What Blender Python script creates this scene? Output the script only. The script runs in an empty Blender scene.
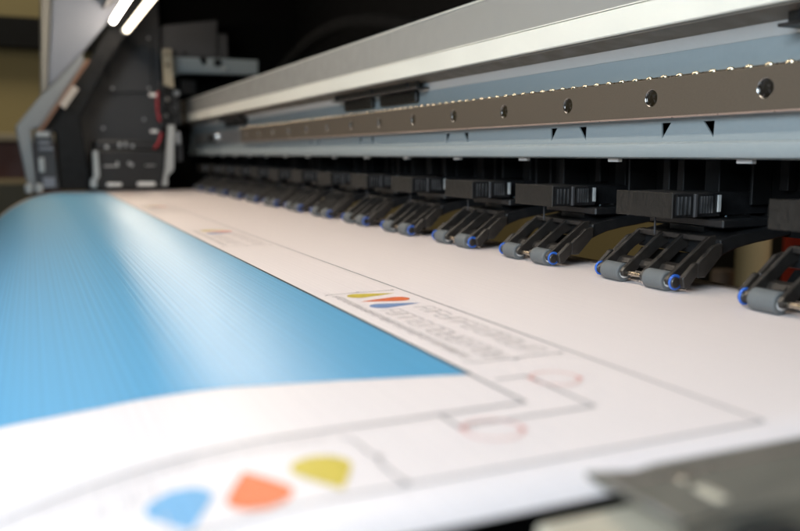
import bpy, bmesh, math, random
from mathutils import Vector, Matrix
random.seed(7)
SC = bpy.context.scene
COL = SC.collection

# ------------------------------------------------------------------ camera
cam_d = bpy.data.cameras.new('camera'); cam = bpy.data.objects.new('camera', cam_d); COL.objects.link(cam)
SC.camera = cam
cam.location = (0, 0, 0.075)
cam.rotation_euler = (math.radians(90 - 7.725), 0, math.radians(-24.154))
cam_d.sensor_width = 36; cam_d.lens = 36 * 822 / 800
cam_d.clip_start = 0.01; cam_d.clip_end = 60
cam_d.dof.use_dof = True; cam_d.dof.focus_distance = 0.51; cam_d.dof.aperture_fstop = 6.4

# ------------------------------------------------------------------ world and light
w = bpy.data.worlds.new('World'); SC.world = w; w.use_nodes = True
w.node_tree.nodes['Background'].inputs[0].default_value = (0.80, 0.86, 1.0, 1)
w.node_tree.nodes['Background'].inputs[1].default_value = 0.06
vs = SC.view_settings
vs.view_transform = 'Standard'; vs.look = 'None'; vs.gamma = 1; vs.exposure = 0.0; vs.use_curve_mapping = False

def area(name, loc, target, size, power, color):
    d = bpy.data.lights.new(name, 'AREA'); d.shape = 'RECTANGLE'; d.size, d.size_y = size
    d.energy = power; d.color = color
    o = bpy.data.objects.new(name, d); COL.objects.link(o); o.location = loc
    o.rotation_euler = (Vector(target) - Vector(loc)).to_track_quat('-Z', 'Y').to_euler()
    return o
# daylight from a window on the operator's side, and added fill lamps that brighten the room behind
area('window_light', (-0.55, -0.10, 0.40), (0.0, 0.18, 0.0), (0.6, 0.4), 12.5, (0.72, 0.87, 1.0))
area('room_fill_light', (0.95, 0.1, 1.5), (1.1, 1.1, -0.1), (0.5, 0.5), 9, (1.0, 0.86, 0.62))
area('room_fill_light', (-0.6, 2.6, 2.3), (-0.3, 3.6, 0.2), (1.2, 0.6), 22, (1.0, 0.86, 0.62))
TUBE_L = 41.0

# ------------------------------------------------------------------ materials
def mat(name, col, rough=0.5, metal=0.0, var=0.12, nscale=60, bump=0.0, bscale=400, spec=0.5, stretch=(1, 1, 1), rvar=0.12):
    m = bpy.data.materials.new(name); m.use_nodes = True; nt = m.node_tree; N = nt.nodes; L = nt.links
    b = N['Principled BSDF']; b.inputs['Metallic'].default_value = metal
    b.inputs['Specular IOR Level'].default_value = spec
    tc = N.new('ShaderNodeTexCoord'); mp = N.new('ShaderNodeMapping'); mp.inputs['Scale'].default_value = stretch
    L.new(tc.outputs['Object'], mp.inputs['Vector'])
    nz = N.new('ShaderNodeTexNoise'); nz.inputs['Scale'].default_value = nscale; nz.inputs['Detail'].default_value = 5
    L.new(mp.outputs[0], nz.inputs['Vector'])
    cr = N.new('ShaderNodeMixRGB'); cr.blend_type = 'MIX'
    cr.inputs[1].default_value = tuple(c * (1 - var) for c in col) + (1,)
    cr.inputs[2].default_value = tuple(min(1, c * (1 + var)) for c in col) + (1,)
    L.new(nz.outputs['Fac'], cr.inputs[0]); L.new(cr.outputs[0], b.inputs['Base Color'])
    mr = N.new('ShaderNodeMapRange'); mr.inputs['From Min'].default_value = 0.3; mr.inputs['From Max'].default_value = 0.7
    mr.inputs['To Min'].default_value = max(0.02, rough - rvar); mr.inputs['To Max'].default_value = min(1, rough + rvar)
    L.new(nz.outputs['Fac'], mr.inputs['Value']); L.new(mr.outputs[0], b.inputs['Roughness'])
    if bump:
        n2 = N.new('ShaderNodeTexNoise'); n2.inputs['Scale'].default_value = bscale; n2.inputs['Detail'].default_value = 3
        L.new(mp.outputs[0], n2.inputs['Vector'])
        bp = N.new('ShaderNodeBump'); bp.inputs['Strength'].default_value = bump; bp.inputs['Distance'].default_value = 0.0006
        L.new(n2.outputs['Fac'], bp.inputs['Height']); L.new(bp.outputs[0], b.inputs['Normal'])
    return m

def paper_mat(name, col, rough, streak, spec=0.5, groove=0.00012, aniso=0.6, ior=1.5, rib=0.05):
    """printed vinyl: fine pass banding that runs the length of the carriage travel (constant u)"""
    m = bpy.data.materials.new(name); m.use_nodes = True; nt = m.node_tree; N = nt.nodes; L = nt.links
    b = N['Principled BSDF']; b.inputs['Specular IOR Level'].default_value = spec
    b.inputs['IOR'].default_value = ior
    uv = N.new('ShaderNodeUVMap'); sep = N.new('ShaderNodeSeparateXYZ'); L.new(uv.outputs[0], sep.inputs[0])
    def noise1(scale, det):
        mu = N.new('ShaderNodeMath'); mu.operation = 'MULTIPLY'; mu.inputs[1].default_value = scale
        L.new(sep.outputs[0], mu.inputs[0])
        n = N.new('ShaderNodeTexNoise'); n.noise_dimensions = '1D'; n.inputs['Scale'].default_value = 1; n.inputs['Detail'].default_value = det
        L.new(mu.outputs[0], n.inputs['W']); return n
    na = noise1(560, 2.5)
    wv = N.new('ShaderNodeMath'); wv.operation = 'MULTIPLY'; wv.inputs[1].default_value = 2 * math.pi / 0.0034
    L.new(sep.outputs[0], wv.inputs[0])
    sn = N.new('ShaderNodeMath'); sn.operation = 'SINE'; L.new(wv.outputs[0], sn.inputs[0])
    pw = N.new('ShaderNodeMath'); pw.operation = 'MULTIPLY_ADD'; pw.inputs[1].default_value = rib; L.new(sn.outputs[0], pw.inputs[0])
    L.new(na.outputs['Fac'], pw.inputs[2])
    cr = N.new('ShaderNodeMixRGB')
    cr.inputs[1].default_value = tuple(c * (1 - streak) for c in col) + (1,)
    cr.inputs[2].default_value = tuple(min(1, c * (1 + streak)) for c in col) + (1,)
    mrr = N.new('ShaderNodeMapRange'); mrr.inputs['From Min'].default_value = 0.25; mrr.inputs['From Max'].default_value = 0.75
    L.new(pw.outputs[0], mrr.inputs['Value'])
    L.new(mrr.outputs[0], cr.inputs[0]); L.new(cr.outputs[0], b.inputs['Base Color'])
    b.inputs['Roughness'].default_value = rough
    tg = N.new('ShaderNodeTangent'); tg.direction_type = 'UV_MAP'; L.new(tg.outputs[0], b.inputs['Tangent']); b.inputs['Anisotropic'].default_value = aniso; b.inputs['Anisotropic Rotation'].default_value = 0.25
    tc = N.new('ShaderNodeTexCoord'); ng = N.new('ShaderNodeTexNoise'); ng.inputs['Scale'].default_value = 900; ng.inputs['Detail'].default_value = 2
    L.new(tc.outputs['Object'], ng.inputs['Vector'])
    bp2 = N.new('ShaderNodeBump'); bp2.inputs['Strength'].default_value = 0.05; bp2.inputs['Distance'].default_value = 0.0004
    L.new(ng.outputs['Fac'], bp2.inputs['Height'])
    bp = N.new('ShaderNodeBump'); bp.inputs['Strength'].default_value = 0.25; bp.inputs['Distance'].default_value = groove
    L.new(pw.outputs[0], bp.inputs['Height']); L.new(bp2.outputs[0], bp.inputs['Normal']); L.new(bp.outputs[0], b.inputs['Normal'])
    return m

def emit(name, col, strength):
    m = bpy.data.materials.new(name); m.use_nodes = True; nt = m.node_tree
    nt.nodes.remove(nt.nodes['Principled BSDF']); e = nt.nodes.new('ShaderNodeEmission')
    e.inputs[0].default_value = col + (1,); e.inputs[1].default_value = strength
    nt.links.new(e.outputs[0], nt.nodes['Material Output'].inputs[0]); return m

def stain(m, col, scale, thr):
    nt = m.node_tree; N = nt.nodes; L = nt.links; b = N['Principled BSDF']
    src = b.inputs['Base Color'].links[0].from_socket
    tc = N.new('ShaderNodeTexCoord'); nz = N.new('ShaderNodeTexNoise'); nz.inputs['Scale'].default_value = scale; nz.inputs['Detail'].default_value = 8; nz.inputs['Roughness'].default_value = 0.7
    L.new(tc.outputs['Object'], nz.inputs['Vector'])
    mr = N.new('ShaderNodeMapRange'); mr.inputs['From Min'].default_value = thr; mr.inputs['From Max'].default_value = thr + 0.12; mr.inputs['To Max'].default_value = 0.55
    L.new(nz.outputs['Fac'], mr.inputs['Value'])
    mx = N.new('ShaderNodeMixRGB'); mx.inputs[2].default_value = col + (1,); L.new(mr.outputs[0], mx.inputs[0]); L.new(src, mx.inputs[1]); L.new(mx.outputs[0], b.inputs['Base Color'])
M = dict(
    paper=paper_mat('vinyl_white', (0.855, 0.758, 0.73), 0.45, 0.03, 0.5, 0.00012, 0.6),
    blue=paper_mat('ink_blue', (0.115, 0.40, 0.64), 0.38, 0.055, 1.0, 0.00022, 0.92, 1.62, 0.13),
    black_ink=paper_mat('ink_black', (0.03, 0.03, 0.035), 0.4, 0.1),
    grey_ink=paper_mat('ink_grey', (0.27, 0.245, 0.235), 0.42, 0.05),
    text_ink=paper_mat('ink_text', (0.42, 0.38, 0.365), 0.42, 0.05),
    overlit_ink=paper_mat('ink_overlit', (0.70, 0.63, 0.61), 0.42, 0.05),  # text ink paled to paint the strong light washing out the near rows
    pink_ink=paper_mat('ink_pink', (0.78, 0.46, 0.41), 0.42, 0.05),
    red_ink=paper_mat('ink_red', (0.72, 0.24, 0.20), 0.42, 0.05),
    yellow_ink=paper_mat('ink_yellow', (0.66, 0.50, 0.06), 0.42, 0.05),
    orange_ink=paper_mat('ink_orange', (0.78, 0.17, 0.05), 0.42, 0.05),
    slate_ink=paper_mat('ink_slate', (0.20, 0.30, 0.52), 0.42, 0.05),
    sky_ink=paper_mat('ink_sky', (0.20, 0.43, 0.66), 0.42, 0.05),
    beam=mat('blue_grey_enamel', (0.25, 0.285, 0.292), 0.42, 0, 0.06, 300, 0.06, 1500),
    beam_lit=mat('lit_enamel', (0.42, 0.44, 0.44), 0.40, 0, 0.05, 300, 0.05, 1500),  # lighter copy of the beam colour, with the light painted in
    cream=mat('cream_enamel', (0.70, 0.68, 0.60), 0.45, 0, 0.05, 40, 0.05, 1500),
    greyc=mat('warm_grey_enamel', (0.27, 0.262, 0.24), 0.45, 0, 0.05, 60, 0.06, 1200),
    rail=mat('bronze_steel', (0.155, 0.125, 0.094), 0.40, 0.5, 0.22, 1500, 0.10, 2200, stretch=(1, 0.5, 1), rvar=0.08),
    stud=mat('glint_stud', (1.0, 0.86, 0.64), 0.24, 1.0, 0.05, 200),
    pinkedge=mat('highlit_worn_edge', (0.42, 0.31, 0.26), 0.35, 0.6, 0.1, 200),  # painted highlight on the rail, wear on the guard
    underside_shade=mat('brown_underside_shade', (0.135, 0.12, 0.10), 0.5, 0.3, 0.08, 60),  # shade under the overhanging cover, put into the colour
    boltsteel=mat('dark_bolt_steel', (0.30, 0.29, 0.28), 0.22, 1.0, 0.15, 300),
    void=mat('void_black', (0.004, 0.004, 0.004), 0.95, 0, 0.3, 60, spec=0.1),  # near-black standing in for the shade of hollows and gaps
    chrome=mat('polished_steel', (0.70, 0.68, 0.66), 0.14, 1.0, 0.1, 200),
    steel=mat('dull_steel', (0.42, 0.43, 0.44), 0.42, 1.0, 0.15, 120, 0.08, 700),
    black=mat('black_plastic', (0.009, 0.009, 0.0095), 0.40, 0, 0.3, 120, 0.12, 900),
    matte=mat('matte_black', (0.006, 0.006, 0.006), 0.6, 0, 0.3, 60, spec=0.25),
    arm=mat('moulded_black_arm', (0.020, 0.0165, 0.0138), 0.40, 0, 0.25, 200, 0.15, 1200, spec=0.6),
    plate=mat('dark_bronze_plate', (0.015, 0.013, 0.0105), 0.40, 0.1, 0.08, 400, 0.1, 900),
    rubber=mat('grey_rubber', (0.125, 0.132, 0.132), 0.7, 0, 0.2, 500, 0.25, 1800),
    bluep=mat('blue_plastic', (0.035, 0.14, 0.56), 0.35, 0, 0.1, 300),
    brass=mat('brass_axle', (0.50, 0.43, 0.34), 0.3, 1.0, 0.1, 300),
    white=mat('white_plastic', (0.72, 0.72, 0.70), 0.45, 0, 0.06, 200),
    offwhite=mat('aged_white_trim', (0.42, 0.43, 0.42), 0.5, 0, 0.15, 200),
    shell=mat('pale_grey_shell', (0.21, 0.22, 0.25), 0.5, 0, 0.06, 60, 0.05, 900),
    shell_lo=mat('light_shell', (0.25, 0.26, 0.26), 0.45, 0, 0.08, 60, 0.05, 900),
    shell_b=mat('beige_shell', (0.30, 0.27, 0.22), 0.5, 0, 0.06, 60),
    panel=mat('charcoal_panel', (0.038, 0.038, 0.040), 0.55, 0, 0.12, 30, 0.1, 700),
    trim=mat('orange_brown_trim', (0.22, 0.10, 0.05), 0.45, 0, 0.2, 80),
    label=mat('label_paper', (0.48, 0.42, 0.36), 0.6, 0, 0.05, 80),
    red=mat('red_wire', (0.42, 0.02, 0.03), 0.4, 0, 0.1, 80),
    deck=mat('beige_deck', (0.52, 0.45, 0.34), 0.5, 0, 0.08, 40, 0.08, 700),
    guard=mat('gunmetal_sheet', (0.18, 0.165, 0.135), 0.46, 0.35, 0.30, 90, 0.08, 500),
    wall=mat('olive_tan_wall', (0.36, 0.30, 0.15), 0.8, 0, 0.08, 3, 0.1, 60),
    floor=mat('grey_floor', (0.16, 0.15, 0.13), 0.6, 0, 0.15, 4),
    brown=mat('red_brown_wood', (0.10, 0.028, 0.014), 0.5, 0, 0.2, 12),
    carton=mat('tan_card', (0.17, 0.14, 0.085), 0.8, 0, 0.1, 12),
    redbox=mat('red_paint', (0.62, 0.04, 0.02), 0.45, 0, 0.1, 12),
    roll=mat('cream_roll', (0.62, 0.55, 0.36), 0.6, 0, 0.06, 12),
    rollp=mat('pale_pink_roll', (0.36, 0.28, 0.23), 0.6, 0, 0.06, 12),
    ledge=mat('pale_ledge', (0.40, 0.34, 0.24), 0.6, 0, 0.06, 12),
    tube=emit('lamp_tube_glow', (1.0, 0.87, 0.73), TUBE_L),
    reflector_glow=emit('reflector_strip_glow', (1.0, 0.86, 0.66), 6.0),  # glow given to the strip that stands in for the reflector
)

stain(M['cream'], (0.34, 0.25, 0.13), 14, 0.66)
stain(M['beam'], (0.12, 0.12, 0.11), 22, 0.68)
stain(M['guard'], (0.30, 0.26, 0.19), 60, 0.60)
stain(M['greyc'], (0.14, 0.13, 0.11), 18, 0.67)
# ------------------------------------------------------------------ mesh helpers
WO = {}
def link(name, me, m, parent=None, origin=(0, 0, 0)):
    o = bpy.data.objects.new(name, me); COL.objects.link(o)
    if m is not None and not me.materials: me.materials.append(m)
    og = Vector(origin); WO[o.name] = og
    if parent is not None:
        o.parent = parent; o.location = og - WO[parent.name]
    else: o.location = og
    return o

class MB:
    def __init__(s): s.bm = bmesh.new(); s.uv = None
    def box(s, x0, x1, y0, y1, z0, z1, bev=0.0, seg=1):
        r = bmesh.ops.create_cube(s.bm, size=1)
        vs_ = r['verts']
        for v in vs_: v.co = Vector(((x0 + x1) / 2 + v.co.x * (x1 - x0), (y0 + y1) / 2 + v.co.y * (y1 - y0), (z0 + z1) / 2 + v.co.z * (z1 - z0)))
        if bev:
            ed = list({e for v in vs_ for e in v.link_edges})
            bmesh.ops.bevel(s.bm, geom=ed, offset=bev, segments=seg, affect='EDGES', profile=0.5)
        return s
    def prism(s, poly, axis, a, b, bev=0.0):
        """polygon extruded along an axis; poly holds the two other coordinates in x,y,z order"""
        def P(u, v, t):
            return {'x': (t, u, v), 'y': (u, t, v), 'z': (u, v, t)}[axis]
        lo = [s.bm.verts.new(P(u, v, a)) for u, v in poly]; hi = [s.bm.verts.new(P(u, v, b)) for u, v in poly]
        n = len(poly); fs = [s.bm.faces.new(lo), s.bm.faces.new(list(reversed(hi)))]
        for i in range(n): fs.append(s.bm.faces.new((lo[i], hi[i], hi[(i + 1) % n], lo[(i + 1) % n])))
        bmesh.ops.recalc_face_normals(s.bm, faces=fs)
        if bev:
            ed = list({e for f in fs for e in f.edges})
            bmesh.ops.bevel(s.bm, geom=ed, offset=bev, segments=1, affect='EDGES')
        return s
    def lathe(s, prof, axis, c, n=24):
        """prof: list of (radius, t) along axis through point c"""
        rings = []
        for r, t in prof:
            ring = []
            for k in range(n):
                a = 2 * math.pi * k / n; u, v = r * math.cos(a), r * math.sin(a)
                p = {'x': (t, u, v), 'y': (u, t, v), 'z': (u, v, t)}[axis]
                ring.append(s.bm.verts.new(Vector(p) + Vector(c)))
            rings.append(ring)
        fs = []
        for A, B in zip(rings, rings[1:]):
            for k in range(n): fs.append(s.bm.faces.new((A[k], A[(k + 1) % n], B[(k + 1) % n], B[k])))
        if prof[0][0] > 1e-6: fs.append(s.bm.faces.new(rings[0]))
        if prof[-1][0] > 1e-6: fs.append(s.bm.faces.new(rings[-1]))
        bmesh.ops.recalc_face_normals(s.bm, faces=fs)
        return s
    def tube(s, pts, r, n=8):
        pts = [Vector(p) for p in pts]; rings = []
        for i, p in enumerate(pts):
            d = (pts[min(i + 1, len(pts) - 1)] - pts[max(i - 1, 0)]).normalized()
            u = d.orthogonal().normalized(); v = d.cross(u)
            rings.append([s.bm.verts.new(p + u * r * math.cos(2 * math.pi * k / n) + v * r * math.sin(2 * math.pi * k / n)) for k in range(n)])
        fs = []
        for A, B in zip(rings, rings[1:]):
            # match rings by nearest start to avoid twist
            off = min(range(n), key=lambda o: sum((A[k].co - B[(k + o) % n].co).length for k in range(n)))
            Bm = [B[(k + off) % n] for k in range(n)]
            for k in range(n): fs.append(s.bm.faces.new((A[k], A[(k + 1) % n], Bm[(k + 1) % n], Bm[k])))
            B[:] = Bm
        fs.append(s.bm.faces.new(rings[0])); fs.append(s.bm.faces.new(rings[-1]))
        bmesh.ops.recalc_face_normals(s.bm, faces=fs)
        return s
    def build(s, name, m, parent=None, origin=(0, 0, 0), smooth=False):
        me = bpy.data.meshes.new(name)
        bmesh.ops.translate(s.bm, verts=s.bm.verts, vec=-Vector(origin))
        s.bm.to_mesh(me); s.bm.free()
        if smooth:
            for p in me.polygons: p.use_smooth = True
            try: me.set_sharp_from_angle(angle=math.radians(35))
            except Exception: pass
        return link(name, me, m, parent, origin)

def tag(o, label, cat, group=None):
    o['label'] = label; o['category'] = cat
    if group: o['group'] = group
    return o

# ------------------------------------------------------------------ the room seen behind
def struct(o): o['kind'] = 'structure'; return o
struct(MB().box(-3.5, 2.6, -1.2, 4.2, -1.0, -0.95).build('floor', M['floor'], origin=(0, 1.5, -0.95)))
struct(MB().box(-3.5, 2.6, 3.6, 3.7, -0.95, 2.4).build('wall_far', M['wall'], origin=(0, 3.65, -0.95)))
struct(MB().box(2.3, 2.4, -1.2, 3.6, -0.95, 2.4).build('wall_rear', M['wall'], origin=(2.35, 1.2, -0.95)))
tag(MB().box(-2.2, 0.35, 3.52, 3.6, 0.475, 0.592, 0.006).build('wall_rail', M['matte'], origin=(-0.9, 3.56, 0.475)),
    'black horizontal rail fixed along the tan wall beyond the printer', 'wall rail')
cab = tag(bpy.data.objects.new('cabinet', None), 'dark red brown cabinet with pale top against the far tan wall', 'cabinet')
COL.objects.link(cab); cab.location = (-0.55, 3.35, -0.95); WO['cabinet'] = Vector(cab.location)
MB().box(-1.2, 0.1, 3.18, 3.59, -0.95, 0.118, 0.004).build('body', M['brown'], cab, (-0.55, 3.35, -0.95))
MB().box(-1.22, 0.12, 3.15, 3.59, 0.118, 0.145, 0.004).build('worktop', M['ledge'], cab, (-0.55, 3.35, 0.118))
tag(MB().box(-0.9, 0.02, 2.35, 2.75, -0.95, 0.003, 0.006).build('carton', M['carton'], origin=(-0.44, 2.55, -0.95)),
    'tall plain olive brown carton standing on the floor before the cabinet', 'carton')
tag(MB().lathe([(0.0, -0.95), (0.023, -0.95), (0.0245, -0.945), (0.0245, 0.03), (0.023, 0.034), (0.0, 0.034)], 'z', (1.0, 0.915, 0), 32).build('upright_roll', M['roll'], origin=(1.0, 0.915, -0.95), smooth=True),
    'cream media roll standing upright behind the pinch rollers beside red cabinet', 'roll', 'upright rolls behind the printer')
tag(MB().lathe([(0.0, -0.95), (0.017, -0.95), (0.018, -0.945), (0.018, -0.112), (0.016, -0.108), (0.0, -0.108)], 'z', (1.0, 0.972, 0), 32).build('upright_roll', M['rollp'], origin=(1.0, 0.972, -0.95), smooth=True),
    'shorter pale pinkish roll standing beside the cream upright roll', 'roll', 'upright rolls behind the printer')
tag(MB().box(1.02, 1.35, 0.50, 0.885, -0.95, 0.06, 0.008).build('floor_cabinet', M['redbox'], origin=(1.2, 0.69, -0.95)),
    'bright red cabinet glimpsed under the beam behind the printer', 'cabinet')

tag(MB().box(1.3, 1.6, 1.17, 1.38, -0.95, 0.12, 0.006).build('backdrop', M['matte'], origin=(1.45, 1.28, -0.95)),  # added dark box that keeps the view behind the rolls black
    'black backdrop added to keep the room dark behind the two upright rolls', 'backdrop')

# ------------------------------------------------------------------ the printer
PO = Vector((0.33, 0.95, -0.12))
printer = bpy.data.objects.new('large_format_printer', None); COL.objects.link(printer); printer.location = PO; WO['large_format_printer'] = PO
tag(printer, 'wide format printer with blue grey beam and a row of black pinch roller arms', 'printer')
Y0, Y1 = 0.02, 1.93
def part(mb, name, m, origin=None, smooth=False, parent=None):
    return mb.build(name, m, parent or printer, origin or PO, smooth)

# platen under the sheet, its curved front lip and the beige deck beyond the sheet's edge
XC, R = 0.060, 0.17
def arc(s, h=0.0, y=None):
    R = 0.17
    if y is not None:
        t = min(1, max(0, (y - .25) / .75)); R = .24 - .07 * t * t * (3 - 2 * t)
    if s >= XC: return (s, h)
    a = (XC - s) / R; aM = math.radians(78)
    if a <= aM: return (XC - (R + h) * math.sin(a), (R + h) * math.cos(a) - R)
    x, z = XC - (R + h) * math.sin(aM), (R + h) * math.cos(aM) - R
    d = (a - aM) * R; return (x - d * math.cos(aM), z - d * math.sin(aM))
pl = [arc(s, -0.0006) for s in (0.362, 0.2, 0.06)] + [arc(0.06 - k * 0.01, -0.0006) for k in range(1, 23)]
pl = pl + [(pl[-1][0], -0.20), (0.362, -0.20)]
part(MB().prism(pl, 'y', 0.158, 1.84), 'platen', M['matte'], (0.2, 1.0, -0.2))
part(MB().box(0.094, 0.52, 0.03, 0.1400, -0.06, -0.0030, 0.001), 'deck', M['deck'], (0.3, 0.1, -0.06))
part(MB().box(0.05, 0.093, 0.03, 0.157, -0.08, -0.03, 0.002), 'gap_black_box', M['matte'], (0.07, 0.1, -0.08))  # black box stands in for the dark of the open gap
part(MB().box(0.121, 0.136, 0.06, 0.1120, -0.0029, 0.002, 0.001), 'deck_latch', M['black'], (0.13, 0.09, -0.0029))

# beam: main extrusion, lower plate with cut-outs, upper facet
bp_ = [(0.344, 0.134), (0.342, 0.1335), (0.342, 0.0968), (0.356, 0.0968), (0.356, 0.0830), (0.341, 0.0826), (0.3378, 0.0808), (0.3370, 0.0785), (0.3370, 0.0750), (0.3378, 0.0732), (0.3396, 0.0722), (0.385, 0.0722), (0.385, 0.134)]
part(MB().prism(bp_, 'y', Y0, Y1), 'beam', M['beam'], (0.36, 0.95, 0.072), True)
part(MB().prism([(0.3417, 0.1331), (0.3374, 0.1394), (0.38, 0.1394), (0.38, 0.1345), (0.3419, 0.1331)], 'y', Y0, Y1), 'beam_lit_facet', M['beam_lit'], (0.36, 0.95, 0.134))  # paler facet paints the bright band of light below the cover
# lower plate with triangular cut-outs
tri_c = [(0.3628, 1), (0.4757, 1), (0.638, 1), (0.8485, 1), (1.03, 1), (1.26, 1), (0.15, 1)]
bm = bmesh.new()
def loop(pts):
    v = [bm.verts.new((0.34, y, z)) for y, z in pts]
    return [bm.edges.new((v[i], v[(i + 1) % len(v)])) for i in range(len(v))]
ed = loop([(Y0, 0.0817), (Y1, 0.0817), (Y1, 0.0966), (Y0, 0.0966)])
TR = []
for c, _ in tri_c:
    for poly in ([(c + 0.0205, 0.0935 - 0.0005), (c + 0.0125, 0.0930), (c + 0.0197, 0.0838)], [(c - 0.0125, 0.0930), (c - 0.0208, 0.0930), (c - 0.0203, 0.0838)]):
        TR.append(poly); ed += loop(poly)
bmesh.ops.triangle_fill(bm, use_beauty=True, edges=ed)
kill = []
for f in bm.faces:
    c = f.calc_center_median()
    for p in TR:
        (ax, ay), (bx, by), (cx_, cy_) = p
        d = (by - cy_) * (ax - cx_) + (cx_ - bx) * (ay - cy_)
        l1 = ((by - cy_) * (c.y - cx_) + (cx_ - bx) * (c.z - cy_)) / d; l2 = ((cy_ - ay) * (c.y - cx_) + (ax - cx_) * (c.z - cy_)) / d
        if l1 > 1e-4 and l2 > 1e-4 and 1 - l1 - l2 > 1e-4: kill.append(f); break
bmesh.ops.delete(bm, geom=kill, context='FACES_ONLY')
r = bmesh.ops.extrude_face_region(bm, geom=list(bm.faces))
for v in r['geom']:
    if isinstance(v, bmesh.types.BMVert): v.co.x += 0.0011
bmesh.ops.recalc_face_normals(bm, faces=bm.faces)
mb = MB(); mb.bm.free(); mb.bm = bm
part(mb, 'lower_plate', M['beam'], (0.34, 0.95, 0.083))
part(MB().box(0.3535, 0.3555, Y0 + 0.01, Y1 - 0.01, 0.0834, 0.0962), 'slot_backing', M['void'], (0.343, 0.95, 0.083))
# guide rail with countersunk holes and socket bolts
RX, RZ0, RZ1, RY0, RP = 0.3335, 0.0960, 0.1182, 0.3033, 0.08205
bm = bmesh.new(); n = 32
holes = []
k0 = -3
for k in range(k0, 14):
    yc = RY0 + RP * k; zc = (RZ0 + RZ1) / 2 + 0.0002; holes.append((yc, zc)); rr = 0.0048
    y0, y1 = yc - RP / 2, yc + RP / 2
    A, B, D2 = [], [], []
    for i in range(n):
        a = 2 * math.pi * (i + 0.5) / n; ca, sa = math.cos(a), math.sin(a)
        A.append(bm.verts.new((RX, yc + rr * ca, zc + rr * sa)))
        t = min((RP / 2) / max(abs(ca), 1e-6), (RZ1 - RZ0 - 0.0008) / 2 / max(abs(sa), 1e-6))
        B.append(bm.verts.new((RX, yc + t * ca, (RZ0 + RZ1) / 2 + t * sa)))
        D2.append(bm.verts.new((RX + 0.0072, yc + rr * ca, zc + rr * sa)))
    # square up the corners
    cs = [(y1, RZ1 - 0.0004), (y0, RZ1 - 0.0004), (y0, RZ0 + 0.0004), (y1, RZ0 + 0.0004)]
    for cy_, cz_ in cs:
        v = min(B, key=lambda q: (q.co.y - cy_) ** 2 + (q.co.z - cz_) ** 2); v.co.y, v.co.z = cy_, cz_
    for i in range(n):
        j = (i + 1) % n
        bm.faces.new((A[i], A[j], B[j], B[i])); bm.faces.new((A[i], D2[i], D2[j], A[j]))
    bm.faces.new(D2)
ys, ye = RY0 + RP * (k0 - .5), RY0 + RP * 13.5
bmesh.ops.recalc_face_normals(bm, faces=bm.faces)
mb = MB(); mb.bm.free(); mb.bm = bm
def quad(*p): mb.bm.faces.new([mb.bm.verts.new(q) for q in p])
c = 0.0004
quad((RX, ys, RZ1 - c), (RX, ye, RZ1 - c), (RX + c, ye, RZ1), (RX + c, ys, RZ1))
quad((RX + c, ys, RZ1), (RX + c, ye, RZ1), (0.3418, ye, RZ1), (0.3418, ys, RZ1))
quad((RX, ys, RZ0 + c), (RX, ye, RZ0 + c), (RX + c, ye, RZ0), (RX + c, ys, RZ0))
quad((RX + c, ys, RZ0), (RX + c, ye, RZ0), (0.3418, ye, RZ0), (0.3418, ys, RZ0))
for y in (ys, ye): quad((RX, y, RZ0 + c), (RX, y, RZ1 - c), (0.3418, y, RZ1), (0.3418, y, RZ0))
rail = part(mb, 'guide_rail', M['rail'], (RX, 0.95, RZ0))
mb = MB()
mb.lathe([(0.0034, 0.0071), (0.0040, 0.0069), (0.0040, 0.0058), (0.0037, 0.0053), (0.0024, 0.0052), (0.0023, 0.0070), (0.0, 0.0070)], 'x', (RX, 0, 0), 24)
mb.lathe([(0.00465, 0.0007), (0.0048, 0.0001), (0.0051, -0.0001), (0.0051, 0.0002), (0.0047, 0.0010)], 'x', (RX - 0.0001, 0, 0), 28)
b0 = mb.build('bolt', M['boltsteel'], rail, (0, 0, 0), True)
bme = b0.data
for i, (y, z) in enumerate(holes):
    o = b0 if i == 0 else b0.copy()
    if i: COL.objects.link(o)
    o.parent = rail; o.location = Vector((0, y, z)) - WO['guide_rail']
part(MB().tube([(RX + 0.0002, ys, RZ0 - 0.0002), (RX + 0.0002, ye, RZ0 - 0.0002)], 0.0006, 6), 'rail_edge_highlight', M['pinkedge'], (RX, .95, RZ0))  # pinkish strip paints the highlight along the rail's lower edge
# row of small polished studs, shaped to give the rail's top edge its glints
mb = MB(); y = ys + 0.004
while y < ye:
    mb.lathe([(0.0, 0.0015), (0.0008, 0.00125), (0.00135, 0.0006), (0.0015, -0.0001), (0.0013, -0.0008)], 'z', (RX + 0.0013, 0, RZ1 + 0.0003), 12)
    for v in mb.bm.verts:
        if not v.tag: v.co.y = v.co.y * 1.9 + y; v.tag = True
    y += 0.0123
o = part(mb, 'glint_studs', M['stud'], (RX, .95, RZ1), True); o['kind'] = 'stuff'
part(MB().box(RX + 0.0004, 0.3416, ys, ye, RZ1 + 0.0001, RZ1 + 0.0007), 'stud_strip', M['brass'], (RX, .95, RZ1))

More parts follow.
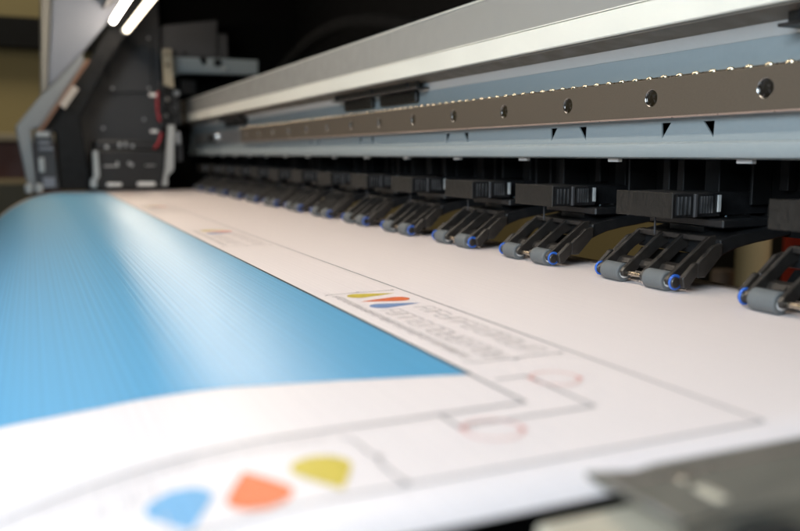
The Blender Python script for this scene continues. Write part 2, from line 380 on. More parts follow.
# overhanging cover above the beam
part(MB().box(0.3200, 0.380, Y0, 1.945, 0.1446, 0.1598, 0.0008), 'cream_fascia', M['cream'], (0.34, .95, 0.1415))
part(MB().prism([(0.3216, 0.1444), (0.3216, 0.1432), (0.3372, 0.1396), (0.375, 0.1396), (0.375, 0.1444)], 'y', Y0 + .001, 1.944), 'fascia_underside', M['underside_shade'], (0.34, .95, 0.14))  # dark brown paints the shade on the cover's underside
part(MB().prism([(0.3226, 0.1601), (0.3230, 0.1902), (0.3243, 0.1917), (0.41, 0.200), (0.41, 0.1601)], 'y', Y0, 1.943, 0.0006), 'upper_cover', M['greyc'], (0.34, .95, 0.1566))
part(MB().box(0.3203, 0.3240, Y0, 1.944, 0.1602, 0.1609), 'cover_seam_highlight', M['cream'], (0.308, .95, 0.1566))  # cream strip paints the edge highlight above the fascia
part(MB().box(0.3222, 0.3250, Y0, 1.942, 0.1909, 0.1925, 0.0005), 'cover_top_highlight', M['cream'], (0.31, .95, 0.187))  # pale strip paints the bright line on the cover's top edge
# cable clamps under the fascia
def clamp(y0, y1, plates):
    mb = MB(); mb.box(0.3265, 0.3418, y0, y1, 0.1345, 0.1362, 0.0004)
    hs = sorted({plates[0][0], *[p[1] for p in plates]})
    for y in hs: mb.box(0.3275, 0.3330, y - 0.0015, y + 0.0015, 0.1362, 0.1415)
    b = part(mb, 'cable_clamp', M['black'], (0.33, (y0 + y1) / 2, 0.137))
    for a, c in plates:
        MB().box(0.3375, 0.3418, a, c, 0.1238, 0.1344, 0.0008).build('clamp_plate', M['plate'], b, (0.34, (a + c) / 2, 0.124))
    MB().box(0.3290, 0.3325, y0 + 0.004, y1 - 0.004, 0.1363, 0.1412).build('clamp_insert', M['plate'], b, (0.33, (y0 + y1) / 2, 0.138))
clamp(0.692, 0.924, [(0.7165, 0.8045), (0.826, 0.911)])
clamp(0.170, 0.2925, [(0.175, 0.28)])
clamp(1.38, 1.56, [(1.39, 1.46), (1.47, 1.55)])

# ---- black rear housing under the beam: wall with vertical ribs, hanging between the arms
mb = MB(); mb.box(0.402, 0.47, Y0, 1.86, 0.0268, 0.0721)
rh = part(mb, 'rear_housing', M['void'], (0.43, .95, 0.027))
mb = MB(); y = 0.08
while y < 1.85:
    wv = random.choice((0.002, 0.003, 0.006, 0.012)); d = random.choice((0.004, 0.008, 0.016, 0.024))
    z0 = random.choice((0.030, 0.036, 0.045, 0.054))
    mb.box(0.402 - d, 0.4018, y, y + wv, z0, 0.0715, 0.0005); y += wv + random.uniform(0.006, 0.02)
o = mb.build('housing_ribs', M['matte'], rh, (0.4, .95, 0.05)); o['kind'] = 'stuff'
k = 0; y = 0.2120
while y < 1.8:
    part(MB().box(0.3445, 0.348, y, y + 0.0105, 0.0700, 0.07215, 0.0003), 'wiring_tab', M['white'], (0.346, y, 0.07)); y += 0.1075

# ---- pinch roller assemblies
P0, PITCH = 0.3745, 0.1126
uo = Vector((0.345, 0, 0))
mb = MB()
for off in (0.0285, 0.0085, -0.0085, -0.0285):
    mb.prism([(0.3145, 0.0040), (0.3135, 0.0068), (0.3155, 0.0092), (0.3425, 0.0292), (0.3475, 0.0300), (0.3475, 0.0225), (0.3400, 0.0190), (0.3215, 0.0052), (0.3180, 0.0036)], 'y', off - 0.0014, off + 0.0014, 0.0003)
mb.prism([(0.3255, 0.0098), (0.3275, 0.0128), (0.3315, 0.0138), (0.3320, 0.0100), (0.3290, 0.0080)], 'y', -0.0285, 0.0285)
for off in (0.0185, -0.0185, 0.0):
    mb.prism([(0.3245, 0.0105), (0.3270, 0.0128), (0.3290, 0.0085)], 'y', off - 0.003, off + 0.003)
for sgn in (-1, 1):  # outer side flanges
    mb.prism([(0.3190, 0.0028), (0.3178, 0.0085), (0.3262, 0.0160), (0.3285, 0.0165), (0.3285, 0.0095), (0.3225, 0.0030)], 'y', sgn * 0.0355 - 0.0016, sgn * 0.0355 + 0.0016, 0.0004)
    mb.prism([(0.3288, 0.0080), (0.3288, 0.0160), (0.3395, 0.0250), (0.346, 0.0262), (0.346, 0.0195), (0.3425, 0.0160), (0.3345, 0.0080)], 'y', sgn * 0.0350 - 0.0014, sgn * 0.0350 + 0.0014, 0.0004)
mb.box(0.3425, 0.3470, -0.0298, 0.0298, 0.0262, 0.0296, 0.0005)
proto = mb.build('pinch_roller_arm', M['arm'], printer, uo)
subs = []
def sub(m_, name, mt, org, smooth=False):
    o = m_.build(name, mt, proto, org, smooth); subs.append(o); return o
mb = MB(); mb.prism([(0.3472, 0.0210), (0.3472, 0.0275), (0.3520, 0.0290), (0.372, 0.0320), (0.4015, 0.0355), (0.4015, 0.0285), (0.385, 0.0262), (0.374, 0.0250), (0.360, 0.0226), (0.352, 0.0200), (0.3472, 0.0180)], 'y', -0.0335, 0.0335, 0.0006)
sub(mb, 'arm_body', M['black'], (0.37, 0, 0.02))
mb = MB(); mb.prism([(0.3330, 0.0050), (0.3330, 0.0062), (0.3440, 0.0180), (0.3470, 0.0180), (0.3470, 0.0150)], 'y', -0.0265, 0.0265)
sub(mb, 'arm_gap_shade', M['void'], (0.34, 0, 0.01))  # added black sheet paints shade into the open gaps between ribs
for off in (0.0185, -0.0185):
    sub(MB().lathe([(0.0030, -0.0080), (0.0050, -0.0080), (0.0056, -0.0074), (0.0056, 0.0074), (0.0050, 0.0080), (0.0030, 0.0080)], 'y', (0.3178, off, 0.0056), 28), 'roller', M['rubber'], (0.3178, off, 0.0056), True)
    sub(MB().lathe([(0.0012, -0.0093), (0.0030, -0.0092), (0.0033, -0.0086), (0.0033, -0.0079)], 'y', (0.3178, off, 0.0056), 20), 'roller_hub', M['white'], (0.3178, off, 0.0056), True)
for sgn in (-1, 1):
    prof = [(0.0030, -0.0007), (0.0041, -0.0008), (0.0044, -0.0003), (0.0044, 0.0003), (0.0041, 0.0008), (0.0030, 0.0007)]
    sub(MB().lathe(prof, 'y', (0.3174, sgn * 0.0318, 0.0058), 24), 'end_clip', M['bluep'], (0.3178, sgn * 0.0318, 0.0058), True)
    a = sgn * 0.0318
    sub(MB().lathe([(0.0031, a + 0.0012), (0.0031, a - 0.0014), (0.0027, a - 0.0019), (0.0, a - 0.0019)], 'y', (0.3166, 0, 0.0058), 20), 'axle_cap', M['arm'], (0.3178, sgn * 0.0318, 0.0058), True)
sub(MB().lathe([(0.0014, -0.031), (0.0014, 0.031)], 'y', (0.3178, 0, 0.0058), 14), 'axle', M['brass'], (0.3178, 0, 0.0058), True)
bx0 = MB(); bx0.box(0.3222, 0.3575, -0.0222, 0.0245, 0.0398, 0.0533, 0.0005); bx0.box(0.3577, 0.4018, -0.0150, 0.0245, 0.0400, 0.0526)
bx0.box(0.3560, 0.3660, -0.012, 0.016, 0.0300, 0.0399); bx0.box(0.352, 0.395, -0.030, 0.030, 0.0335, 0.0385, 0.0008)
sub(bx0, 'spring_box', M['black'], (0.34, 0, 0.0398))
sub(MB().box(0.3215, 0.3221, -0.0228, 0.0246, 0.0395, 0.0537, 0.0002), 'face_plate', M['plate'], (0.3218, 0, 0.0398))
mb = MB()
for x in (0.3258, 0.3282, 0.3312, 0.3342): mb.box(x, x + 0.0006, -0.0230, -0.0223, 0.0415, 0.0515)
for x in (0.3425, 0.3445, 0.3465, 0.3485, 0.3505): mb.box(x, x + 0.0006, -0.0230, -0.0223, 0.0420, 0.0515)
o = sub(mb, 'vent_fins', M['steel'], (0.338, -0.0226, 0.04)); 
sub(MB().box(0.3367, 0.3389, -0.0240, -0.0223, 0.0400, 0.0530, 0.0003), 'vent_post', M['panel'], (0.338, -0.023, 0.04))
sub(MB().box(0.3548, 0.3568, -0.0232, -0.0223, 0.0425, 0.0520), 'vent_tag', M['offwhite'], (0.356, -0.023, 0.04))
sub(MB().tube([(0.331, 0.001, 0.0395), (0.331, 0.001, 0.0290)], 0.0006, 8), 'spring_pin', M['panel'], (0.331, 0.001, 0.03))
sub(MB().tube([(0.360, -0.024, 0.0400), (0.372, -0.0240, 0.0402), (0.380, -0.0225, 0.0396)], 0.0008, 8), 'spring_wire', M['chrome'], (0.37, -0.024, 0.04), True)
units = []
for i in range(-2, 13):
    y = P0 + PITCH * i
    if i == -2: r = proto
    else:
        r = proto.copy(); COL.objects.link(r)
        for s_ in subs:
            c = s_.copy(); COL.objects.link(c); c.parent = r
    r.parent = printer; r.location = Vector((0.345, y + random.uniform(-.0007, .0007), 0)) - PO; r.rotation_euler.z = random.uniform(-.007, .007)
    units.append(r)

# ---- hood: black interior behind and above the beam
part(MB().box(0.60, 0.62, Y0, 1.985, 0.06, 0.56), 'hood_back', M['void'], (0.61, .95, 0.06))
part(MB().prism([(0.205, 0.412), (0.62, 0.565), (0.62, 0.58), (0.198, 0.424)], 'y', Y0, 1.985), 'hood_roof', M['void'], (0.4, .95, 0.41))
part(MB().tube([(0.50, 1.80 - 0.05 * k, 0.235 + 0.06 * math.sin(k / 16 * math.pi)) for k in range(17)], 0.012, 10), 'cable_chain', M['void'], (0.5, 1.4, 0.24), True)

# ---- lamp: a tube and a glowing strip standing in for its reflector, under the hood
lamp = part(MB().prism([(0.150, 0.356), (0.205, 0.400), (0.205, 0.408), (0.146, 0.361)], 'y', 0.10, 1.775), 'lamp_channel', M['panel'], (0.17, .95, 0.36))
for x, z, r_, tm in ((0.167, 0.334, 0.0050, 'tube'), (0.1915, 0.3185, 0.0060, 'reflector_glow')):
    t = MB().lathe([(r_ * 0.7, 0.14), (r_, 0.145), (r_, 1.745), (r_ * 0.7, 1.75)], 'y', (x, 0, z), 20).build('lamp_strip', M[tm], lamp, (x, .95, z), True)
    MB().lathe([(r_ * 1.15, 1.7505), (r_ * 1.15, 1.775), (0, 1.775)], 'y', (x, 0, z), 20).build('lamp_socket', M['offwhite'], lamp, (x, 1.76, z), True)
    MB().lathe([(r_ * 1.15, 0.1395), (r_ * 1.15, 0.115), (0, 0.115)], 'y', (x, 0, z), 20).build('lamp_socket', M['offwhite'], lamp, (x, 0.13, z), True)

# ---- far end housing
eh = part(MB().prism([(0.099, 0.149), (0.160, 0.266), (0.207, 0.354), (0.268, 0.447), (0.275, 0.447), (0.275, -0.008), (0.111, -0.005)], 'y', 1.89, 1.95, 0.002), 'end_panel', M['panel'], (0.2, 1.9, 0))
part(MB().box(0.2755, 0.60, 1.96, 1.98, -0.01, 0.55), 'end_recess', M['void'], (0.44, 1.92, 0))
MB().prism([(0.1679, 0.3267), (0.2587, 0.332), (0.2538, 0.2067), (0.1643, 0.204)], 'y', 1.882, 1.8898, 0.002).build('inset_panel', M['panel'], eh, (0.21, 1.886, 0.2))
fr = part(MB().prism([(0.0204, 0.1197), (0.1229, 0.2641), (0.1697, 0.3403), (0.267, 0.5033), (0.3269, 0.5093), (0.1974, 0.3187), (0.1524, 0.2498), (0.0986, 0.1462), (0.1143, 0.0027), (0.0543, 0.0038), (0.0529, 0.1181)], 'y', 1.78, 1.888, 0.002), 'end_frame', M['matte'], (0.1, 1.8, 0))
us = part(MB().prism([(0.0693, 0.4788), (0.0424, 0.2016), (0.1092, 0.2728), (0.2122, 0.4019), (0.2675, 0.4788)], 'y', 1.762, 1.779, 0.002), 'cover_shell', M['shell'], (0.1, 1.77, 0.2))
MB().prism([(0.0447, 0.4763), (0.0293, 0.1898), (0.0422, 0.2018), (0.0691, 0.4788)], 'y', 1.768, 1.90, 0.002).build('shell_edge', M['shell_b'], us, (0.04, 1.8, 0.2))
part(MB().prism([(0.0295, 0.1895), (-0.02, 0.1266), (-0.0023, 0.0013), (0.0138, 0.001), (0.0079, 0.1212), (0.0241, 0.1253), (0.1107, 0.2529), (0.1088, 0.2715), (0.0426, 0.2005)], 'y', 1.764, 1.85, 0.003), 'lower_shell', M['shell_lo'], (0.0, 1.77, 0))
tr = part(MB().prism([(0.02, 0.1189), (0.1133, 0.2567), (0.1214, 0.2570), (0.0271, 0.119)], 'y', 1.748, 1.7618), 'edge_trim', M['trim'], (0.06, 1.75, 0.12))
lb = MB().prism([(0.06, 0.1708), (0.087, 0.2077), (0.0976, 0.2004), (0.0703, 0.1615)], 'y', 1.7455, 1.7475).build('warning_label', M['label'], tr, (0.07, 1.746, 0.17))
lt = part(MB().prism([(0.0112, 0.1173), (0.0455, 0.1235), (0.0539, 0.0044), (0.014, 0.0051)], 'y', 1.756, 1.779, 0.002), 'hinge_block', M['panel'], (0.03, 1.77, 0))
for x0, x1, z0, z1 in ((0.016, 0.040, 0.108, 0.118), (0.018, 0.028, 0.040, 0.068), (0.020, 0.046, 0.082, 0.088), (0.024, 0.046, 0.010, 0.030), (0.02, 0.04, 0.094, 0.100)):
    MB().box(x0, x1, 1.751, 1.7558, z0, z1, 0.001).build('hinge_plate', M['offwhite'] if z0 in (0.04, 0.108) else M['shell'], lt, ((x0 + x1) / 2, 1.753, z0))
for x in (-0.002, 0.016): part(MB().lathe([(0.0, -0.004), (0.007, 0.0), (0.0075, 0.012), (0.004, 0.016), (0, 0.017)], 'z', (x, 1.752, 0.002), 16), 'shell_foot', M['offwhite'], (x, 1.752, 0), True)

# parked print carriage with white trims
ca = part(MB().box(0.1170, 0.2560, 1.742, 1.84, 0.006, 0.082, 0.002).box(0.1215, 0.2525, 1.75, 1.84, 0.0822, 0.1025, 0.003), 'carriage', M['black'], (0.19, 1.78, 0.006))
MB().prism([(0.1159, 0.0808), (0.125, 0.0808), (0.1265, 0.0322), (0.1205, 0.0226), (0.1198, 0.0089), (0.1088, 0.0091), (0.1095, 0.0247), (0.1153, 0.0304)], 'y', 1.722, 1.7418, 0.001).build('side_trim', M['offwhite'], ca, (0.117, 1.73, 0.009))
MB().prism([(0.262, 0.1328), (0.2738, 0.133), (0.2686, 0.0428), (0.2563, 0.0308), (0.2556, 0.0107), (0.2457, 0.0108), (0.2528, 0.0429)], 'y', 1.722, 1.7418, 0.001).build('side_trim', M['offwhite'], ca, (0.26, 1.73, 0.01))
for x0, x1, z0, z1 in ((0.1388, 0.1685, 0.0105, 0.0180), (0.1975, 0.2339, 0.0100, 0.0190)):
    MB().box(x0, x1, 1.735, 1.7418, z0, z1, 0.003, 2).build('foot_pad', M['white'], ca, ((x0 + x1) / 2, 1.74, z0))
for x0, x1, z0, z1 in ((0.136, 0.160, 0.050, 0.0525), (0.160, 0.164, 0.050, 0.060), (0.182, 0.187, 0.053, 0.060), (0.187, 0.192, 0.050, 0.057), (0.215, 0.235, 0.051, 0.053), (0.140, 0.147, 0.086, 0.092), (0.166, 0.171, 0.088, 0.098), (0.190, 0.196, 0.088, 0.094), (0.178, 0.182, 0.089, 0.099)):
    MB().box(x0, x1, 1.7395 if z0 < 0.08 else 1.7475, 1.7418 if z0 < 0.08 else 1.7498, z0, z1, 0.0006).build('carriage_clip', M['steel'], ca, (x0, 1.74, z0))
# metalwork above the carriage
cb = part(MB().prism([(0.2628, 0.2886), (0.2809, 0.2895), (0.2841, 0.2108), (0.264, 0.2142)], 'y', 1.775, 1.785, 0.001), 'carriage_bracket', M['ledge'], (0.27, 1.78, 0.21))
for z in (0.279, 0.256): MB().lathe([(0.0, -0.002), (0.0032, -0.002), (0.0032, 0.0005)], 'y', (0.2715, 1.7745, z), 14).build('bracket_hole', M['matte'], cb, (0.2715, 1.775, z))
ub = part(MB().prism([(0.2756, 0.3454), (0.3901, 0.363), (0.3877, 0.2820), (0.2731, 0.2793)], 'y', 1.835, 1.885, 0.002), 'motor_cover', M['panel'], (0.33, 1.84, 0.28))
mp_ = part(MB().prism([(0.2850, 0.2775), (0.345, 0.2785), (0.350, 0.265), (0.362, 0.265), (0.362, 0.279), (0.4713, 0.279), (0.4705, 0.2477), (0.3038, 0.2450), (0.290, 0.236), (0.2850, 0.2262)], 'y', 1.812, 1.834, 0.001), 'motor_plate', M['beam'], (0.37, 1.82, 0.25))
for x in (0.295, 0.318): MB().lathe([(0.0, -0.002), (0.004, -0.002), (0.004, 0.0005)], 'y', (x, 1.8345, 0.288), 14).build('screw_hole', M['matte'], ub, (x, 1.834, 0.288))
col_ = part(MB().prism([(0.2587, 0.2114), (0.2955, 0.2126), (0.3011, 0.1359), (0.2761, 0.1314), (0.2523, 0.1496)], 'y', 1.79, 1.84, 0.003).lathe([(0.0, -0.006), (0.012, -0.006), (0.015, -0.001), (0.015, 0.0)], 'y', (0.278, 1.789, 0.165), 20), 'carriage_motor', M['black'], (0.27, 1.8, 0.13))
for p in ([(0.2470, 1.75, 0.200), (0.2440, 1.745, 0.185), (0.2440, 1.743, 0.160), (0.2480, 1.742, 0.140)], [(0.2500, 1.742, 0.118), (0.2440, 1.738, 0.100), (0.2340, 1.737, 0.086)]):
    part(MB().tube(p, 0.002, 8), 'cable', M['red'], p[0], True)
for p in ((0.236, 1.745, 0.193), (0.236, 1.745, 0.121)): part(MB().box(p[0] - 0.007, p[0] + 0.007, p[1] - 0.003, p[1] + 0.003, p[2] - 0.003, p[2] + 0.003, 0.001), 'cable_clip', M['white'], p)
for x, z in ((0.175, 0.318), (0.250, 0.322), (0.172, 0.214), (0.247, 0.216), (0.15, 0.13), (0.235, 0.15)):
    part(MB().lathe([(0.0, 0.0), (0.0025, 0.0), (0.003, 0.0015), (0.003, 0.003)], 'y', (x, 1.8785 if z > 0.2 else 1.8865, z), 12), 'panel_screw', M['steel'], (x, 1.88, z), True)
for x0, x1, y0_, z0, z1, mt in ((0.254, 0.262, 1.770, 0.205, 0.222, 'black'), (0.284, 0.296, 1.782, 0.196, 0.206, 'steel'), (0.262, 0.270, 1.784, 0.150, 0.158, 'offwhite'), (0.283, 0.290, 1.784, 0.168, 0.176, 'steel'), (0.266, 0.274, 1.784, 0.184, 0.192, 'offwhite'),
        (0.392, 0.412, 1.84, 0.285, 0.335, 'panel'), (0.375, 0.390, 1.806, 0.262, 0.276, 'matte'), (0.388, 0.400, 1.804, 0.255, 0.262, 'offwhite'), (0.300, 0.330, 1.78, 0.200, 0.228, 'matte'), (0.275, 0.283, 1.715, 0.095, 0.120, 'steel'), (0.282, 0.290, 1.74, 0.060, 0.112, 'panel')):
    part(MB().box(x0, x1, y0_, y0_ + 0.02, z0, z1, 0.001), 'carriage_fitting', M[mt], ((x0 + x1) / 2, y0_, z0))
for k, mt in enumerate(('black', 'panel', 'black', 'matte')):
    pts = [(0.255 + 0.004 * k + 0.006 * math.sin(j * 0.9 + k), 1.77 - 0.004 * k, 0.215 - 0.014 * j) for j in range(7)]
    part(MB().tube(pts, 0.0016, 8), 'ink_tube', M[mt], pts[0], True)
part(MB().box(0.3300, 0.3415, 1.60, 1.67, 0.099, 0.115, 0.004, 3), 'rail_stop', M['chrome'], (0.333, 1.63, 0.1), True)
part(MB().box(0.3350, 0.3416, 1.42, 1.84, 0.097, 0.118, 0.001), 'rail_end_block', M['steel'], (0.333, 1.75, 0.1))

# ------------------------------------------------------------------ the printed sheet
SS = []
s = 0.366
while s > 0.0605: SS.append(round(s, 5)); s -= 0.0153
SS += [0.06 - 0.004 * k for k in range(0, 80)]
def S(s, y, h=0.0):
    x, z = arc(s, h, y); return (x, y, z)
def uvmesh(name, faces_sy, m, parent, h, smooth=True):
    """faces_sy: list of polygons in (s, y); mapped on to the curved sheet"""
    bm = bmesh.new(); uvl = bm.loops.layers.uv.new('UVMap'); cache = {}
    for poly in faces_sy:
        vs_ = []
        for q in poly:
            k = (round(q[0], 6), round(q[1], 6))
            if k not in cache: cache[k] = bm.verts.new(S(k[0], k[1], h))
            if cache[k] not in vs_: vs_.append(cache[k])
        if len(vs_) < 3: continue
        try: f = bm.faces.new(vs_)
        except ValueError: continue
        for l, v in zip(f.loops, vs_):
            pass
        inv = {v: k for k, v in ((kk, cache[kk]) for kk in {(round(q[0], 6), round(q[1], 6)) for q in poly})}
        for l in f.loops: l[uvl].uv = inv[l.vert]
    for f in bm.faces:
        f.normal_update()
        if f.normal.z < -0.001 or (abs(f.normal.z) < 0.3 and f.normal.x > 0): f.normal_flip()
    me = bpy.data.meshes.new(name); bm.to_mesh(me); bm.free()
    if smooth:
        for p in me.polygons: p.use_smooth = True
    return link(name, me, m, parent)
YP0, YP1 = 0.1405, 1.80
def strip(s0, s1, y0, y1, ys_=None):
    """quads between two s values cut at the sheet's own rows"""
    cuts = sorted({s0, s1, *[q for q in SS if min(s0, s1) < q < max(s0, s1)]})
    yy = ys_ or [y0, y1]
    return [[(a, c), (b, c), (b, d), (a, d)] for a, b in zip(cuts, cuts[1:]) for c, d in zip(yy, yy[1:])]
YS = [YP0 + (YP1 - YP0) * k / 60 for k in range(61)]
sheet = uvmesh('printed_sheet', strip(SS[-1], SS[0], YP0, YP1, YS), M['paper'], None, 0.0)
# sheet thickness: a second skin below it joined by the edge
sol = sheet.modifiers.new('thickness', 'SOLIDIFY'); sol.thickness = 0.0004; sol.offset = -1
tag(sheet, 'white vinyl sheet printed with a large blue field, rolling out under the pinch rollers', 'printed sheet')
H1 = 0.00016
def bot(s):  # wavy lower edge of the blue field
    pts = [(-0.40, 0.62), (-0.10, 0.350), (-0.05, 0.309), (-0.0141, 0.2822), (0.0012, 0.2726), (0.0159, 0.2660), (0.0400, 0.2607), (0.0493, 0.2592), (0.0908, 0.2514), (0.1337, 0.2408)]
    for (a, ya), (b, yb) in zip(pts, pts[1:]):
        if a <= s <= b: return ya + (yb - ya) * (s - a) / (b - a)
    return pts[0][1] if s < pts[0][0] else pts[-1][1]
cuts = [q for q in sorted(SS) if q < 0.1330]
fine = []
for a, b in zip(cuts, cuts[1:] + [0.1334]):
    fine += [a, (a + b) / 2]
fine.append(0.1334)
fine = sorted(set(fine))
BF = []
for a, b in zip(fine, fine[1:]):
    yy = [q for q in YS if max(bot(a), bot(b)) + 1e-4 < q < 1.735] + [1.735]
    BF.append([(a, bot(a)), (b, bot(b)), (b, yy[0]), (a, yy[0])])
    BF += [[(a, c), (b, c), (b, d), (a, d)] for c, d in zip(yy, yy[1:])]
uvmesh('blue_field', BF, M['blue'], sheet, H1)
def line(p, q, wd):
    (s0, y0), (s1, y1) = p, q
    if abs(s0 - s1) < 1e-6: return strip(s0 - wd / 2, s0 + wd / 2, min(y0, y1), max(y0, y1))
    if abs(y0 - y1) < 1e-6: return strip(min(s0, s1), max(s0, s1), y0 - wd / 2, y0 + wd / 2)
    d = Vector((s1 - s0, y1 - y0)).normalized(); n_ = Vector((-d.y, d.x)) * wd / 2
    return [[(s0 + n_.x, y0 + n_.y), (s1 + n_.x, y1 + n_.y), (s1 - n_.x, y1 - n_.y), (s0 - n_.x, y0 - n_.y)]]
uvmesh('field_border', line((0.1342, 0.2406), (0.1342, 1.735), 0.0016), M['black_ink'], sheet, H1 * 1.5)
uvmesh('field_border', line((0.1340, 0.2054), (0.1340, 0.2405), 0.0012) + line((-0.24, 0.2054), (0.1333, 0.2054), 0.0012), M['grey_ink'], sheet, H1 * 1.5)
uvmesh('outer_border', line((0.1857, 0.1625), (0.1857, 1.74), 0.0009) + line((-0.24, 0.1625), (0.1852, 0.1625), 0.0011), M['grey_ink'], sheet, H1)
uvmesh('corner_mark', line((0.1386, 0.2310), (0.1503, 0.2310), 0.0009) + line((0.1508, 0.2314), (0.1508, 0.1932), 0.0011) + line((0.1042, 0.1937), (0.1502, 0.1937), 0.0011) + line((0.1047, 0.1943), (0.1047, 0.2047), 0.0011), M['grey_ink'], sheet, H1)
def ring(cs, cy, ra, rb, wd, n=40):
    F = []
    for k in range(n):
        a, b = 2 * math.pi * k / n, 2 * math.pi * (k + 1) / n
        F.append([(cs + (ra - wd / 2) * math.cos(a), cy + (rb - wd / 2) * math.sin(a)), (cs + (ra + wd / 2) * math.cos(a), cy + (rb + wd / 2) * math.sin(a)), (cs + (ra + wd / 2) * math.cos(b), cy + (rb + wd / 2) * math.sin(b)), (cs + (ra - wd / 2) * math.cos(b), cy + (rb - wd / 2) * math.sin(b))])
    return F
def disc(cs, cy, r, n=14): return [[(cs + r * math.cos(2 * math.pi * k / n), cy + r * math.sin(2 * math.pi * k / n)) for k in range(n)]]
for cs, cy in ((0.1577, 0.2242), (0.1122, 0.1880)):
    o = uvmesh('registration_ring', ring(cs, cy, 0.0082, 0.0082, 0.0008), M['pink_ink'], sheet, H1 * 2)
    for sx, sy in ((-0.0074, 0.0034), (0.0074, -0.0034)):
        uvmesh('registration_dot', disc(cs + sx, cy + sy, 0.0011), M['red_ink'], o, H1 * 2.4)

# logo blocks: three drops, two rows of outlined characters and a small row between end brackets
def drop(L, wd, n=18, fan=False):
    """outline of a drop from its round end (0) to its tip (L): list of (t, half width)"""
    out = []
    for k in range(n + 1):
        t = k / n
        hw = math.sqrt(max(0, 1 - ((t - 0.26) / 0.26) ** 2)) if t < 0.26 else (1 - ((t - 0.26) / 0.74)) ** 1.05 * (1 + 0.25 * (t - 0.26))
        if fan: hw = math.sqrt(max(0, 1 - ((t - 0.36) / 0.36) ** 2)) if t < 0.36 else 1 - ((t - 0.36) / 0.64) ** 1.15
        out.append((t * L, hw * wd / 2))
    return out
def block(T, inks, cb0=0.0065, drops=((0.0095, 0.0165), (0.0265, 0.0175), (0.0415, 0.0165)), DL=0.0275, DW=0.0118, ink='text_ink'):
    """T maps block coordinates (a along the text, c across from the inner border) to (s, y)"""
    for j, (a, c0) in enumerate(drops):
        L, tip_out = DL, j != 1
        pr = drop(L, DW, 18, DW > 0.013); F = []
        for (t0, w0), (t1, w1) in zip(pr, pr[1:]):
            q0, q1 = (c0 + t0, c0 + t1) if tip_out else (c0 + L - t0, c0 + L - t1)
            F.append([T(a - w0, q0), T(a + w0, q0), T(a + w1, q1), T(a - w1, q1)])
        uvmesh(('logo_drop'), F, M[inks[j]], sheet, H1)
    def seg(a0, c0, a1, c1, wd):
        d = Vector((a1 - a0, c1 - c0)); d.normalize(); n_ = Vector((-d.y, d.x)) * wd / 2
        return [T(a0 + n_.x, c0 + n_.y), T(a1 + n_.x, c1 + n_.y), T(a1 - n_.x, c1 - n_.y), T(a0 - n_.x, c0 - n_.y)]
    F = []
    for a, sg in ((0.0, 1), (0.1585, -1)):  # curly end brackets with dots
        cm, ce = (cb0 + 0.047) / 2, 0.047
        pts = [(a + sg * 0.0028, cb0), (a + sg * 0.0004, cb0 + 0.0025), (a, cb0 + 0.006), (a, cm - 0.003), (a - sg * 0.0012, cm), (a, cm + 0.003), (a, ce - 0.005), (a - sg * 0.0006, ce)]
        F += [seg(*p, *q, 0.0007) for p, q in zip(pts, pts[1:])]
        for ad, c in ((a - sg * 0.0012, cm), (a - sg * 0.0006, ce)): F.append([T(ad + 0.0010 * math.cos(2 * math.pi * k / 10), c + 0.0010 * math.sin(2 * math.pi * k / 10)) for k in range(10)])
        uvmesh('logo_bracket', F, M['grey_ink'], sheet, H1); F = []
    def row(a0, a1, c0, c1, cw, wd):
        F = []; a = a0
        while a < a1:
            w_ = cw * random.uniform(0.65, 1.1); g = cw * 0.18
            A, B = a, a + w_ - g; mid = (c0 + c1) / 2
            st = random.choice(['EH', 'OL', 'NZ', 'UI'])
            F.append(seg(A, c0, A, c1, wd))
            if st != 'NZ': F.append(seg(B, c0, B, c1, wd))
            if st in ('OL', 'EH'): F.append(seg(A, c0, B, c0, wd))
            if st in ('OL', 'UI', 'NZ'): F.append(seg(A, c1, B, c1, wd))
            if st in ('EH', 'NZ'): F.append(seg(A, mid, B, mid, wd))
            if st == 'OL': F.append(seg(A + w_ * .3, c0 + (c1 - c0) * .3, A + w_ * .3, c1 - (c1 - c0) * .3, wd))
            a += w_ * (1.25 if random.random() < 0.16 else 1)
        return F
    for args in ((0.052, 0.150, 0.0355, 0.0455, 0.0098, 0.0005), (0.052, 0.151, 0.0175, 0.0275, 0.0085, 0.0005), (0.006, 0.148, 0.0095, 0.0132, 0.0034, 0.0004)):
        o = uvmesh('lettering_row', row(*args), M[ink], sheet, H1); o['kind'] = 'stuff'
for k in range(4):
    yb = 0.4125 + 0.4125 * k
    if yb < 1.7: block(lambda a, c, yb=yb: (0.1335 + c, yb - a), ('yellow_ink', 'orange_ink', 'slate_ink'))
block(lambda a, c: (0.0745 - a * 1.0, 0.2054 + 0.006 - c), ('yellow_ink', 'orange_ink', 'sky_ink'), 0.0125, ((0.0140, 0.0225), (0.0315, 0.0240), (0.0482, 0.0245)), 0.0225, 0.0150, 'overlit_ink')

# ------------------------------------------------------------------ media edge guard lying on the sheet's edge
eg = bpy.data.objects.new('media_edge_guard', None); COL.objects.link(eg); eg.location = (0.14, 0.128, 0.0006); WO['media_edge_guard'] = Vector(eg.location)
tag(eg, 'dark gunmetal sheet metal guard with slot holding down the edge of the printed sheet', 'edge guard')
bm = bmesh.new()
def lp(pts):
    v = [bm.verts.new((x, y, 0.0032)) for x, y in pts]; return [bm.edges.new((v[i], v[(i + 1) % len(v)])) for i in range(len(v))]
ed = lp([(0.1120, 0.1462), (0.1225, 0.1425), (0.1300, 0.1438), (0.34, 0.1400), (0.34, 0.1335), (0.119, 0.1335), (0.1112, 0.1380)])
bmesh.ops.triangle_fill(bm, use_beauty=True, edges=ed)
r = bmesh.ops.extrude_face_region(bm, geom=list(bm.faces))
for v in r['geom']:
    if isinstance(v, bmesh.types.BMVert): v.co.z -= 0.0012
bmesh.ops.recalc_face_normals(bm, faces=bm.faces)
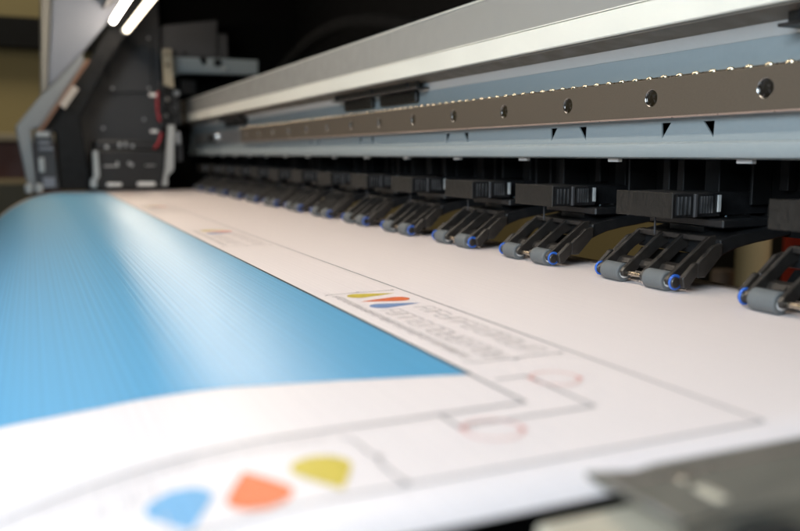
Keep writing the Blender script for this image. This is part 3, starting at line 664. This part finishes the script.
mb = MB(); mb.bm.free(); mb.bm = bm
mb.build('holding_lip', M['guard'], eg, (0.14, 0.14, 0.002))
bm = bmesh.new()
def lp(pts):
    v = [bm.verts.new((x, y, 0.0046)) for x, y in pts]; return [bm.edges.new((v[i], v[(i + 1) % len(v)])) for i in range(len(v))]
ed = lp([(0.1105, 0.1366), (0.1185, 0.1340), (0.34, 0.1337), (0.34, 0.1145), (0.1290, 0.1140), (0.1215, 0.1155), (0.1105, 0.1145)])
ed += lp([(0.1245, 0.1188), (0.1285, 0.1188), (0.1285, 0.1272), (0.1265, 0.1285), (0.1245, 0.1272)])
bmesh.ops.triangle_fill(bm, use_beauty=True, edges=ed)
kill = [f for f in bm.faces if 0.1246 < f.calc_center_median().x < 0.1284 and 0.1189 < f.calc_center_median().y < 0.1282]
bmesh.ops.delete(bm, geom=kill, context='FACES_ONLY')
r = bmesh.ops.extrude_face_region(bm, geom=list(bm.faces))
for v in r['geom']:
    if isinstance(v, bmesh.types.BMVert): v.co.z -= 0.0012
bmesh.ops.recalc_face_normals(bm, faces=bm.faces)
mb = MB(); mb.bm.free(); mb.bm = bm
gp = mb.build('guard_plate', M['guard'], eg, (0.14, 0.12, 0.003))
MB().lathe([(0.0, 0.0053), (0.0014, 0.0052), (0.0019, 0.0050), (0.0020, 0.0047)], 'z', (0.1270, 0.1315, -0.0000), 18).build('rivet', M['brass'], gp, (0.127, 0.1315, 0.005), True)
MB().box(0.1250, 0.1280, 0.1192, 0.1270, -0.0010, 0.0050, 0.0004).build('slot_tab', M['deck'], gp, (0.1265, 0.123, 0))
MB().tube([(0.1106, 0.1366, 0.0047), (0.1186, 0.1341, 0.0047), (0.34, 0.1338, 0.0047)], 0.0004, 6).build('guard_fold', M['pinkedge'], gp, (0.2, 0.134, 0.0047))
MB().tube([(0.1106, 0.1364, 0.0046), (0.1106, 0.1147, 0.0046)], 0.0006, 6).build('guard_fold', M['steel'], gp, (0.11, 0.125, 0.0046))
MB().box(0.1106, 0.34, 0.1128, 0.1139, -0.0028, 0.0040).build('guard_skirt', M['guard'], eg, (0.2, 0.113, -0.01))
